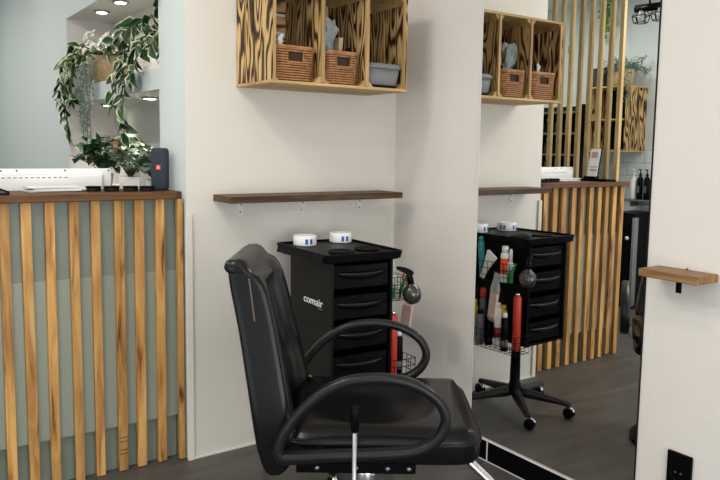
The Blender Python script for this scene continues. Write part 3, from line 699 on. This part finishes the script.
# backrest
def lerp_tab(tab, z):
    for (z0, v0), (z1, v1) in zip(tab, tab[1:]):
        if z <= z1: return v0 + (v1 - v0) * max(0, (z - z0)) / (z1 - z0)
    return tab[-1][1]
REAR = [(.435, -.272), (.45, -.292), (.511, -.311), (.655, -.335), (.824, -.366), (.96, -.396), (1.0, -.400)]
FRONT = [(.435, -.245), (.45, -.22), (.50, -.192), (.55, -.195), (.65, -.218), (.77, -.243), (.88, -.266), (.955, -.288), (.985, -.305), (1.0, -.335)]
ZL_ = [.435, .445, .47, .51, .56, .61, .66, .72, .78, .84, .90, .945, .97, .988, 1.0]
def taper(z):
    t_ = max(0, min(1, (z - .52) / .48)); return 1 - .25 * t_ * t_ * (3 - 2 * t_)
def back_ring(l, k):
    a = abs(l) / .262; wing = 1 / (1 + math.exp(-(a - .55) * 12)); A, B = [], []
    for z in ZL_:
        r_, f_ = lerp_tab(REAR, z), lerp_tab(FRONT, z)
        fade = min(1, max(0, (z - .47) / .06)) * min(1, max(.25, (1.0 - z) / .06))
        f_ -= (.046 - .020 * math.exp(-((z - .66) / .08) ** 2)) * (1 - wing) * fade
        m_ = (r_ + f_) / 2; z2 = .72 + (z - .72) * (1 - .05 * k)
        A.append((r_ + (m_ - r_) * k, l * taper(z), z2)); B.append((f_ + (m_ - f_) * k, l * taper(z), z2))
    return A, B
LS_ = ((-.262, .42), (-.2605, .22), (-.256, .09), (-.246, .02), (-.23, 0), (-.20, 0), (-.17, 0), (-.14, 0), (-.11, 0), (-.07, 0), (-.035, 0), (0, 0))
R = list(LS_) + [(-l, k) for l, k in LS_[:-1]][::-1]
mb = MB(); rg = [back_ring(l, k) for l, k in R]; VV = mb.rings([A + B[::-1] for A, B in rg], caps=False)
n_ = len(ZL_)
for row in (VV[0], VV[-1]):
    for i in range(n_ - 1): mb.face([row[i], row[i + 1], row[2 * n_ - 2 - i], row[2 * n_ - 1 - i]], 0, True)
back = mb.build('backrest', 'leather', CH)
for side in (-1, 1): MB().tube([(p[0] + .001, p[1], p[2]) for p in back_ring(side * .2555, .09)[1][3:]], .003, 6).build('piping', 'leather', back)
mb = MB()
for k in range(15):
    z = .978 - k * .008; h = -.338 + (k * .0012); yl = -.2625 * taper(z); mb.box((h - .002, yl - .0012, z), (h + .002, yl + .003, z + .006))
mb.build('stitching', mat('worn_stitch', (.16, .12, .08), .7), back)
# headrest pad on top
hp = [(-.395, .994), (-.410, 1.000), (-.416, 1.012), (-.411, 1.026), (-.394, 1.035), (-.372, 1.036), (-.352, 1.027), (-.336, 1.008), (-.322, .984), (-.308, .960), (-.304, .946), (-.318, .942), (-.35, .97)]
mb = MB(); R = []
for l, k in ((-.196, .62), (-.194, .36), (-.188, .17), (-.176, .05), (-.155, 0), (-.09, 0), (0, 0), (.09, 0), (.155, 0), (.176, .05), (.188, .17), (.194, .36), (.196, .62)):
    cx_, cz_ = -.362, 1.0
    R.append([(h + (cx_ - h) * k, l, z + (cz_ - z) * k) for h, z in hp])
mb.rings(R); mb.build('headrest', 'leather', CH)
# looped arms
loop = [(-.238, .520), (-.231, .565), (-.205, .612), (-.161, .664), (-.109, .705), (-.055, .729), (.005, .738), (.065, .737), (.128, .721), (.181, .688), (.207, .650), (.211, .615), (.192, .577), (.155, .548), (.10, .533), (.0, .526), (-.10, .521), (-.20, .514)]
def smooth_loop(P, n=4):
    out = []; m = len(P)
    for i in range(m):
        p0, p1, p2, p3 = P[i - 1], P[i], P[(i + 1) % m], P[(i + 2) % m]
        for j in range(n):
            t = j / n; out.append(tuple(.5 * (2 * p1[a] + (p2[a] - p0[a]) * t + (2 * p0[a] - 5 * p1[a] + 4 * p2[a] - p3[a]) * t * t + (3 * p1[a] - p0[a] - 3 * p2[a] + p3[a]) * t ** 3) for a in (0, 1)))
    return out
for sd in (-1, 1):
    pts = [(h, sd * .312, z) for h, z in smooth_loop(loop)]
    mb = MB(); R = []; n = len(pts); seg = 12
    for i in range(n):
        a, b = Vector(pts[i - 1]), Vector(pts[(i + 1) % n]); t_ = (b - a).normalized(); L_ = Vector((0, 1, 0)); q = t_.cross(L_)
        low = max(0, min(1, (.545 - pts[i][2]) / .03)) * (1 if pts[i][0] < .14 else .4)
        R.append([Vector(pts[i]) + L_ * (.021 * math.copysign(abs(math.cos(w_)) ** .75, math.cos(w_))) + q * ((.0145 + .003 * low) * math.copysign(abs(math.sin(w_)) ** .75, math.sin(w_))) for w_ in [2 * PI * j / seg for j in range(seg)]])
    mb.rings(R, loop=True); ar = mb.build('armrest', 'arm', CH)
    for h in (-.13, .10): MB().tube([(h, sd * .293, .518), (h, sd * .255, .505)], .010, 8).build('arm_bolt', 'steel', ar)
# mechanism, lever, pump and base
mb = MB().box((-.19, -.20, .455), (.20, .20, .4735)).box((-.20, -.235, .435), (.14, -.205, .468)).box((-.20, .205, .435), (.14, .235, .468)).box((-.12, -.12, .40), (.12, .12, .455)); mb.build('seat_frame', 'black', CH, bevel=.003)
mb = MB()
for h in (-.14, -.03, .06, .12): mb.lathe([(.007, 0), (.007, .006), (.003, .008)], 6, mtx=Matrix.Translation((h, -.235, .453)) @ Matrix.Rotation(PI / 2, 4, 'X'))
mb.build('frame_bolts', 'steel', CH)
MB().box((-.245, -.06, .42), (-.18, .06, .46)).build('back_hinge', 'black', CH, bevel=.003)
MB().lathe([(.13, .04), (.09, .055), (.062, .075), (.058, .25)], 28).build('pump_cover', 'black', CH); MB().lathe([(.036, .2505), (.036, .399)], 24).build('pump_piston', 'chrome', CH)
MB().lathe([(.257, 0), (.264, .006), (.262, .018), (.23, .030), (.13, .0395)], 48).build('base_disc', 'black', CH)
lv = MB().tube([(-.034, -.070, .235), (-.034, -.22, .245), (-.034, -.32, .275), (-.034, -.335, .33), (-.034, -.335, .60)], .0065, 10).build('lever', 'steel', CH)
MB().lathe([(.008, 0), (.011, .006), (.0135, .045), (.0135, .066), (.010, .072)], 14, c=(-.034, -.335, .598)).build('lever_grip', 'black', lv)
ft = MB()
for l in (-.019, .019): ft.tube([(.19, l, .447), (.29, l, .41), (.40, l, .305), (.52, l, .175)], .010, 10)
fr = ft.build('footrest', 'chrome', CH)
mb = MB(); mb.rings([[(.505, l, .176), (.60, l, .152), (.602, l, .160), (.507, l, .186)] for l in (-.17, .17)], smooth=False); mb.build('foot_plate', 'steel', fr, bevel=.004)

# ------------------------------------------------------------------ plants in the niche
def on_curve(pts, t):
    f = t * (len(pts) - 1); i = min(int(f), len(pts) - 2); a, b = Vector(pts[i]), Vector(pts[i + 1])
    return a.lerp(b, f - i), (b - a).normalized()
def trailing(name, label, base, strands, leafL, leafW, seed, step=.045):
    r = random.Random(seed); t = thing(name, label, 'plant', base)
    st, fo = MB(), MB(); B = Vector(base)
    for pts in strands:
        P = [Vector(p) - B for p in pts]; st.tube(P, .003, 5)
        L = sum((b - a).length for a, b in zip(P, P[1:])); n = int(L / step)
        for k in range(n + 1):
            p, d = on_curve(P, k / n)
            for _ in range(2):
                out = Vector((r.uniform(-.7, .15), r.uniform(-1, 1), r.uniform(-1.0, .25))); out = (out + d * .3).normalized(); upv = Vector((-1, r.uniform(-.6, .6), r.uniform(-.1, .9)))
                s_ = r.uniform(.75, 1.15) * (1 - .25 * k / n); fo.leaf(p, out, upv, leafL * s_, leafW * s_, r.uniform(.1, .4), 0 if r.random() < .8 else 2, 1)
    fo.clamp((None, None, None), (NXB - .015 - B.x, None, None)); st.build('stems', 'stem', t); fo.build('foliage', ['leafd', 'leafc', 'leafm'], t); return t
pl_ = trailing('trailing_plant', 'variegated trailing plant hanging at the left of the niche shelf', (-.94, 1.62, 1.702),
         [[(-.94, 1.62, 1.78), (-1.03, 1.70, 1.90), (-1.12, 1.80, 1.86), (-1.14, 1.88, 1.70), (-1.13, 1.88, 1.55), (-1.12, 1.82, 1.42)],
          [(-.94, 1.62, 1.78), (-1.05, 1.62, 1.92), (-1.13, 1.64, 1.82), (-1.14, 1.68, 1.68), (-1.13, 1.66, 1.60)],
          [(-.94, 1.62, 1.78), (-1.05, 1.70, 1.93), (-1.14, 1.75, 1.84), (-1.16, 1.80, 1.70), (-1.15, 1.80, 1.58)],
          [(-.94, 1.62, 1.78), (-1.04, 1.78, 1.97), (-1.11, 1.90, 1.90), (-1.13, 1.98, 1.74), (-1.13, 2.0, 1.64)]], .118, .085, 3, .043)
pr_ = trailing('trailing_plant', 'variegated trailing plant hanging at the right of the niche shelf', (-.92, .47, 1.702),
         [[(-.92, .47, 1.78), (-1.0, .52, 1.90), (-1.10, .56, 1.82), (-1.13, .64, 1.68), (-1.13, .72, 1.52), (-1.12, .72, 1.41)],
          [(-.92, .47, 1.78), (-1.02, .62, 1.90), (-1.11, .72, 1.82), (-1.14, .78, 1.68), (-1.14, .78, 1.56)],
          [(-.92, .47, 1.78), (-1.0, .42, 1.92), (-1.06, .36, 1.97)], [(-.92, .47, 1.78), (-1.02, .55, 1.96), (-1.10, .62, 1.92)],
          [(-.92, .47, 1.78), (-1.02, .40, 1.90), (-1.1, .38, 1.80)], [(-.92, .47, 1.78), (-1.03, .48, 1.86), (-1.12, .52, 1.76), (-1.13, .56, 1.66)],
          [(-.92, .47, 1.78), (-1.02, .75, 1.96), (-1.10, .85, 1.92), (-1.13, .88, 1.84)]], .112, .080, 5, .042)
for q, (dx_, nm) in ((pr_, (0, 'right')),):
    MB().lathe([(.05, .0), (.06, .01), (.075, .10), (.07, .105), (.055, .02)], 20).build('pot', 'wicker', q)
MB().lathe([(.05, .0), (.06, .01), (.075, .10), (.07, .105), (.055, .02)], 20).build('pot', 'wicker', pl_)
fb = thing('flower_basket', 'straw basket of white flowers and grey trailing strings on the niche shelf', 'plant', (-1.0, 1.40, 1.702))
straw = mat('straw', (.40, .28, .14), .7, var=(60, (.55, .42, .25)))
MB().lathe([(.07, 0), (.085, .01), (.115, .13), (.12, .15), (.11, .15), (.09, .03)], 24).build('basket', straw, fb)
r = random.Random(11); mb = MB(); fo = MB()
for k in range(26):
    a = r.uniform(0, 2 * PI); R_ = r.uniform(.0, .12); c_ = Vector((R_ * math.cos(a) - .02, R_ * math.sin(a), .18 + r.uniform(0, .10)))
    for p in range(5):
        b_ = a + 2 * PI * p / 5; n3 = Vector((-.75, r.uniform(-.5, .2), .45)).normalized(); e1 = n3.cross(Vector((0, 0, 1))).normalized(); e2 = n3.cross(e1); mb.leaf(c_, e1 * math.cos(b_) + e2 * math.sin(b_) + n3 * .25, n3, .038, .034, .3)
for k in range(40):
    a = r.uniform(0, 2 * PI); fo.leaf((.05 * math.cos(a), .05 * math.sin(a), .13), (math.cos(a), math.sin(a), r.uniform(.2, 1.2)), (0, 0, 1), r.uniform(.08, .15), .04, .4, 0, 1)
mb.build('flowers', 'petal', fb); fo.build('foliage', ['leafd', 'leafc'], fb)
mb = MB()
for k in range(16):
    y = r.uniform(-.10, .06) - .02; x = -.10 - r.uniform(0, .05); L_ = r.uniform(.25, .46) if abs(y) < .07 else r.uniform(.12, .25)
    p = Vector((x + .06, y, .14)); q = Vector((x - .01, y + r.uniform(-.02, .02), .10))
    mb.tube([p, q, q + Vector((r.uniform(-.01, .01), r.uniform(-.02, .02), -L_))], .0015, 4)
    for j in range(int(L_ / .010)):
        c_ = q + Vector((r.uniform(-.012, .012), r.uniform(-.014, .014), -.010 * j)); mb.leaf(c_, (r.uniform(-1, 1), r.uniform(-1, 1), r.uniform(-.8, .5)), (0, 0, 1), .022, .012, .2)
mb.build('trailing_strings', 'pearl', fb)
for k in range(1): pass
mb = MB()
for k in range(90):
    a = r.uniform(0, 2 * PI); c_ = Vector((-.06 + .06 * math.cos(a), -.13 + .10 * math.sin(a), .12 + r.uniform(0, .10))); mb.leaf(c_, (r.uniform(-1, 1), r.uniform(-1, 1), r.uniform(-.6, .8)), (0, 0, 1), .04, .012, .2)
mb.build('grey_sprigs', 'pearl', fb)
def bush(name, label, base, rx, rz, n, leafL, leafW, ms, seed, pot=None, stemh=.1):
    r = random.Random(seed); t = thing(name, label, 'plant', base); st, fo = MB(), MB()
    for k in range(n):
        a = r.uniform(0, 2 * PI); rr_ = math.sqrt(r.random()) * rx; top = Vector((rr_ * math.cos(a) * .8, rr_ * math.sin(a), stemh + rz * (r.uniform(.45, 1)) * math.sqrt(max(.1, 1 - (rr_ / rx) ** 2 * .8))))
        st.tube([(0, 0, stemh * .7), (top.x * .5, top.y * .5, stemh + (top.z - stemh) * .6), top], .002, 4)
        for j in range(7):
            p = Vector((0, 0, stemh)).lerp(top, .45 + .55 * j / 6); o = Vector((r.uniform(-1, 1), r.uniform(-1, 1), r.uniform(-.2, .9)))
            s_ = r.uniform(.7, 1.2); fo.leaf(p, o, (0, 0, 1), leafL * s_, leafW * s_, .25, r.randrange(len(ms)))
    b0 = base; fo.clamp((None, NY0 + .01 - b0[1], None), (NXB - .015 - b0[0], NY1 - .01 - b0[1], 1.595 - b0[2])); st.build('stems', 'stem', t); fo.build('foliage', ms, t)
    pr = pot or ('white', .06)
    MB().lathe([(pr[1] * .8, 0), (pr[1], stemh * .8), (pr[1] * .92, stemh * .82), (pr[1] * .9, stemh * .7)], 20).build('pot', pr[0], t)
    return t
bush('leafy_plant', 'dark green bushy plant in the lower niche behind the monitor', (-.985, 1.60, 1.102), .20, .21, 60, .075, .040, ['leafd', 'leafd', 'leafm'], 21)
bush('sage_plant', 'pale sage plant with rusty leaves in the middle of the lower niche', (-.98, 1.10, 1.102), .18, .23, 55, .06, .034, ['leafs', 'leafs', 'pearl', 'rust'], 22, ('white', .06))
bush('eucalyptus_plant', 'blue-green eucalyptus with round leaves behind the speaker', (-.98, .68, 1.102), .19, .17, 40, .045, .042, ['leafeu', 'leafs'], 23, ('white', .05))
bush('round_leaf_plant', 'small round-topped plant peeking above the speaker', (-.90, .43, 1.102), .07, .22, 20, .03, .03, ['leafeu', 'leafd'], 24, ('white', .045))
# spotlights in the niche
def spot(label, x, y, z, power, r_=.045):
    t = thing('recessed_spotlight', label, 'light', (x, y, z), 0, 'spotlights in the niche')
    MB().lathe([(r_ * .7, -.010), (r_, -.008), (r_ * 1.05, -.0006), (r_ * .7, -.0006)], 22).build('trim_ring', 'steel', t)
    MB().lathe([(.001, -.0135), (r_ * .66, -.011), (r_ * .66, -.001)], 18).build('bulb', 'glow', t)
    l = bpy.data.lights.new('spot_lamp', 'SPOT'); l.energy = power; l.spot_size = math.radians(110); l.spot_blend = .8; l.shadow_soft_size = .03; l.color = (1, .93, .84)
    o = bpy.data.objects.new('spot_lamp', l); COL.objects.link(o); o.location = (x, y, z - .02)
spot('recessed spotlight in the niche ceiling, the left one', -.98, 1.58, 2.139, 6)
spot('recessed spotlight in the niche ceiling, the right one', -.98, 1.21, 2.139, 5)
spot('recessed spotlight under the niche shelf, the left one', -.925, 1.68, 1.604, 13)
spot('recessed spotlight under the niche shelf, the right one', -.94, .87, 1.604, 13)

# ------------------------------------------------------------------ left side of the salon, seen in the mirror
# wooden crate unit on the left wall
LC = thing('crate_cabinet', 'torched pine crate cabinet on the left wall, seen behind the slat screen', 'cabinet', (XL, 1.03, 1.37))
def lbox(name, a, b, m, bev=.002): return bx(name, a, b, m, LC, bev)
lc_d, lc_h, lc_w = .30, .56, .42
mb = MB(); n = 4
for k in range(n): mb.box((.001 + k * lc_d / n + .001, 0, .002), (.001 + (k + 1) * lc_d / n - .001, .012, lc_h - .002))
mb.build('side_panel', 'burnt_z', LC, bevel=.001)
lbox('side_panel', (.001, lc_w - .012, .002), (lc_d, lc_w, lc_h - .002), 'burnt_z')
lbox('top_panel', (.001, 0, lc_h - .001), (lc_d, lc_w, lc_h + .012), 'crate_edge'); lbox('bottom_panel', (.001, 0, -.010), (lc_d, lc_w, .001), 'crate_edge')
lbox('back_panel', (.001, .0125, .003), (.010, lc_w - .0125, lc_h - .003), 'black_matte'); lbox('middle_shelf', (.011, .0125, .27), (lc_d - .01, lc_w - .0125, .282), 'crate_edge')
# black display rack further along
RK = thing('display_rack', 'tall black display rack with pale shelf edges behind the slat screen', 'rack', (XL + .013, 1.52, 0))
lw, ld = .80, .30
bx('side_panel', (0, 0, 0), (ld, .02, 1.80), 'black_matte', RK); bx('side_panel', (0, lw - .02, 0), (ld, lw, 1.80), 'black_matte', RK); bx('back_panel', (0, .0205, 0), (.012, lw - .0205, 1.80), 'black_matte', RK)
shelf_z = (.45, .80, 1.12, 1.32, 1.52, 1.72)
for z in shelf_z:
    s_ = bx('shelf', (.0125, .0205, z), (ld - .004, lw - .0205, z + .014), 'black_matte', RK, .001); bx('shelf_edge', (ld - .0035, .0205, z - .002), (ld + .004, lw - .0205, z + .016), 'grey', s_, .001)
prod = []
for zi, z in enumerate(shelf_z[1:5]):
    for k in range(6):
        y = 1.52 + .09 + k * .122; hh = (.15, .13, .12, .16)[(k + zi) % 4]; key = ('black', 'dkblue', 'grey', 'wicker_dark')[(k * 3 + zi) % 4]
        t = thing('product_bottle', 'dark product bottle on the black display rack behind the slat screen', 'bottle', (XL + .20, y, z + .0145), 0, 'product bottles on the display rack')
        MB().lathe([(.028, 0), (.032, .004), (.032, hh - .03), (.014, hh - .01), (.014, hh)], 14).build('body', key, t); MB().lathe([(.016, hh + .0005), (.016, hh + .022)], 12).build('cap', 'black' if k % 3 else 'white', t)
tag(bx('dark_box', (-.10, -.065, 0), (.10, .065, .17), 'dkblue', None, .003, loc=(XL + .17, 1.365, 1.9435)), 'dark slate box on top of the crate cabinet', 'box')
fp = thing('fern_planter', 'straw pot of trailing fern on top of the crate cabinet', 'plant', (XL + .20, 1.15, 1.9435))
MB().lathe([(.07, 0), (.085, .01), (.10, .14), (.09, .145), (.075, .03)], 20).build('pot', straw, fp)
r = random.Random(31); fo = MB()
for k in range(60):
    a = r.uniform(0, 2 * PI); L_ = r.uniform(.10, .26); up = r.uniform(.2, 1.4); p0 = Vector((.04 * math.cos(a), .04 * math.sin(a), .13)); d_ = Vector((math.cos(a), math.sin(a), up)).normalized()
    fo.tube([p0, p0 + d_ * L_ * .6, p0 + d_ * L_ - Vector((0, 0, L_ * .3))], .0015, 4)
    for j in range(7): fo.leaf(p0 + d_ * (L_ * (.3 + .1 * j)) - Vector((0, 0, L_ * .04 * j)), (r.uniform(-1, 1), r.uniform(-1, 1), r.uniform(-.5, .6)), (0, 0, 1), .045, .014, .2)
for k in range(10):
    y = -.06 - r.uniform(0, .08); x = .06 + r.uniform(0, .08); L_ = r.uniform(.2, .36)
    for j in range(int(L_ / .012)): fo.leaf((x + r.uniform(-.01, .01), y + r.uniform(-.01, .01), .12 - j * .012), (r.uniform(-1, 1), r.uniform(-1, 1), r.uniform(-.5, .5)), (0, 0, 1), .028, .010, .2)
fo.clamp((-.19, None, None), (None, .10, None)); fo.build('foliage', ['leafeu'], fp)
vn = thing('ivy_garland', 'light green ivy hanging from the ceiling behind the slat screen', 'plant', (XL + .12, 1.40, CEIL - .0005))
fo = MB(); r = random.Random(5)
for k in range(4):
    y = r.uniform(-.06, .06); L_ = r.uniform(.2, .48); fo.tube([(0, y, 0), (.01, y, -L_ * .5), (0, y + .02, -L_)], .002, 4)
    for j in range(int(L_ / .04)): fo.leaf((.005, y, -.04 * j), (r.uniform(.2, 1), r.uniform(-1, 1), -.5), (1, 0, .3), .07, .055, .2)
fo.build('foliage', mat('leaf_bright', (.10, .30, .05), .5), vn)
sw = thing('light_switch', 'small grey switch plate on the left wall, seen between the slats', 'switch', (XL, 1.90, 2.36)); bx('switch_plate', (.0005, -.03, -.03), (.010, .03, .03), 'grey', sw, .002); bx('rocker', (.0103, -.016, -.02), (.014, .016, .02), 'white_metal', sw, .001)
# ledge with pump bottles
LS = thing('bottle_ledge', 'grey ledge shelf on the tiled wall under the pump bottles', 'shelf', (XL + .013, .985, .924)); bx('board', (0, -.22, 0), (.17, .13, .018), 'grey', LS); 
for y in (-.16, .08): bx('bracket', (0, y - .01, -.05), (.10, y + .01, -.0005), 'grey', LS)
for x, y, key, l in ((XL + .115, 1.062, 'white_metal', 'pale grey pump bottle on the ledge'), (XL + .115, .998, 'black', 'black pump bottle on the ledge, next to the grey one'), (XL + .115, .930, 'black', 'black pump bottle on the ledge, nearest the mirror edge')):
    t = thing('pump_bottle', l, 'bottle', (x, y - .018, .9425), 0, 'pump bottles on the ledge')
    MB().lathe([(.024, 0), (.027, .004), (.027, .175), (.020, .195), (.011, .202), (.011, .212)], 18).build('body', key, t)
    MB().lathe([(.012, .2125), (.012, .228), (.005, .23), (.005, .258)], 12).build('pump', 'white_metal' if key != 'black' else 'black', t); bx('spout', (-.004, -.006, .2585), (.034, .006, .268), key, t, .002)
    if key == 'black': bx('label_patch', (.0265, -.010, .06), (.0275, .010, .12), 'grey', t, 0)
# black cabinet under the ledge
CB = thing('black_cabinet', 'black floor cabinet with a steel edge against the tiled wall', 'cabinet', (XL + .014, .945, 0))
bx('body', (0, -.10, .0), (.36, .14, .835), 'black', CB, .004); bx('steel_edge', (.33, -.128, .03), (.385, -.101, .80), 'steel', CB, .003)
bx('door', (.3605, -.09, .06), (.372, .13, .80), 'black', CB, .003); MB().lathe([(.012, 0), (.016, .004), (.016, .012), (.010, .016)], 16, mtx=Matrix.Translation((.3725, -.055, .62)) @ Matrix.Rotation(PI / 2, 4, 'Y')).build('knob', 'white', CB)
# cage lamp hanging behind the screen
CL = thing('cage_lamp', 'black metal spotlight cluster with wire cages under the ceiling, upper edge of the mirror', 'lamp', (-2.75, .47, 2.40))
MB().tube([(0, 0, .05), (0, 0, CEIL - 2.4015)], .008, 8).build('hanging_rod', 'black', CL)
mb = MB(); mb.tube([(-.02, -.13, .045), (-.02, .13, .055)], .03, 12); mb.build('body_bar', 'black', CL)
for y in (-.09, .07):
    mb = MB()
    for z, rr_ in ((.035, .035), (-.01, .065), (-.06, .05)): mb.tube([(rr_ * math.cos(a), y + rr_ * math.sin(a), z) for a in [2 * PI * j / 6 for j in range(6)]], .0035, 6, True)
    for j in range(6):
        a = 2 * PI * j / 6; mb.tube([(k * math.cos(a), y + k * math.sin(a), z) for z, k in ((.035, .035), (-.01, .065), (-.06, .05))], .0035, 6)
    mb.build('wire_cage', 'black', CL)
    MB().lathe([(.004, -.045), (.022, -.035), (.028, -.015), (.018, .012), (.014, .03)], 16, c=(0, y, 0)).build('bulb', 'white', CL)
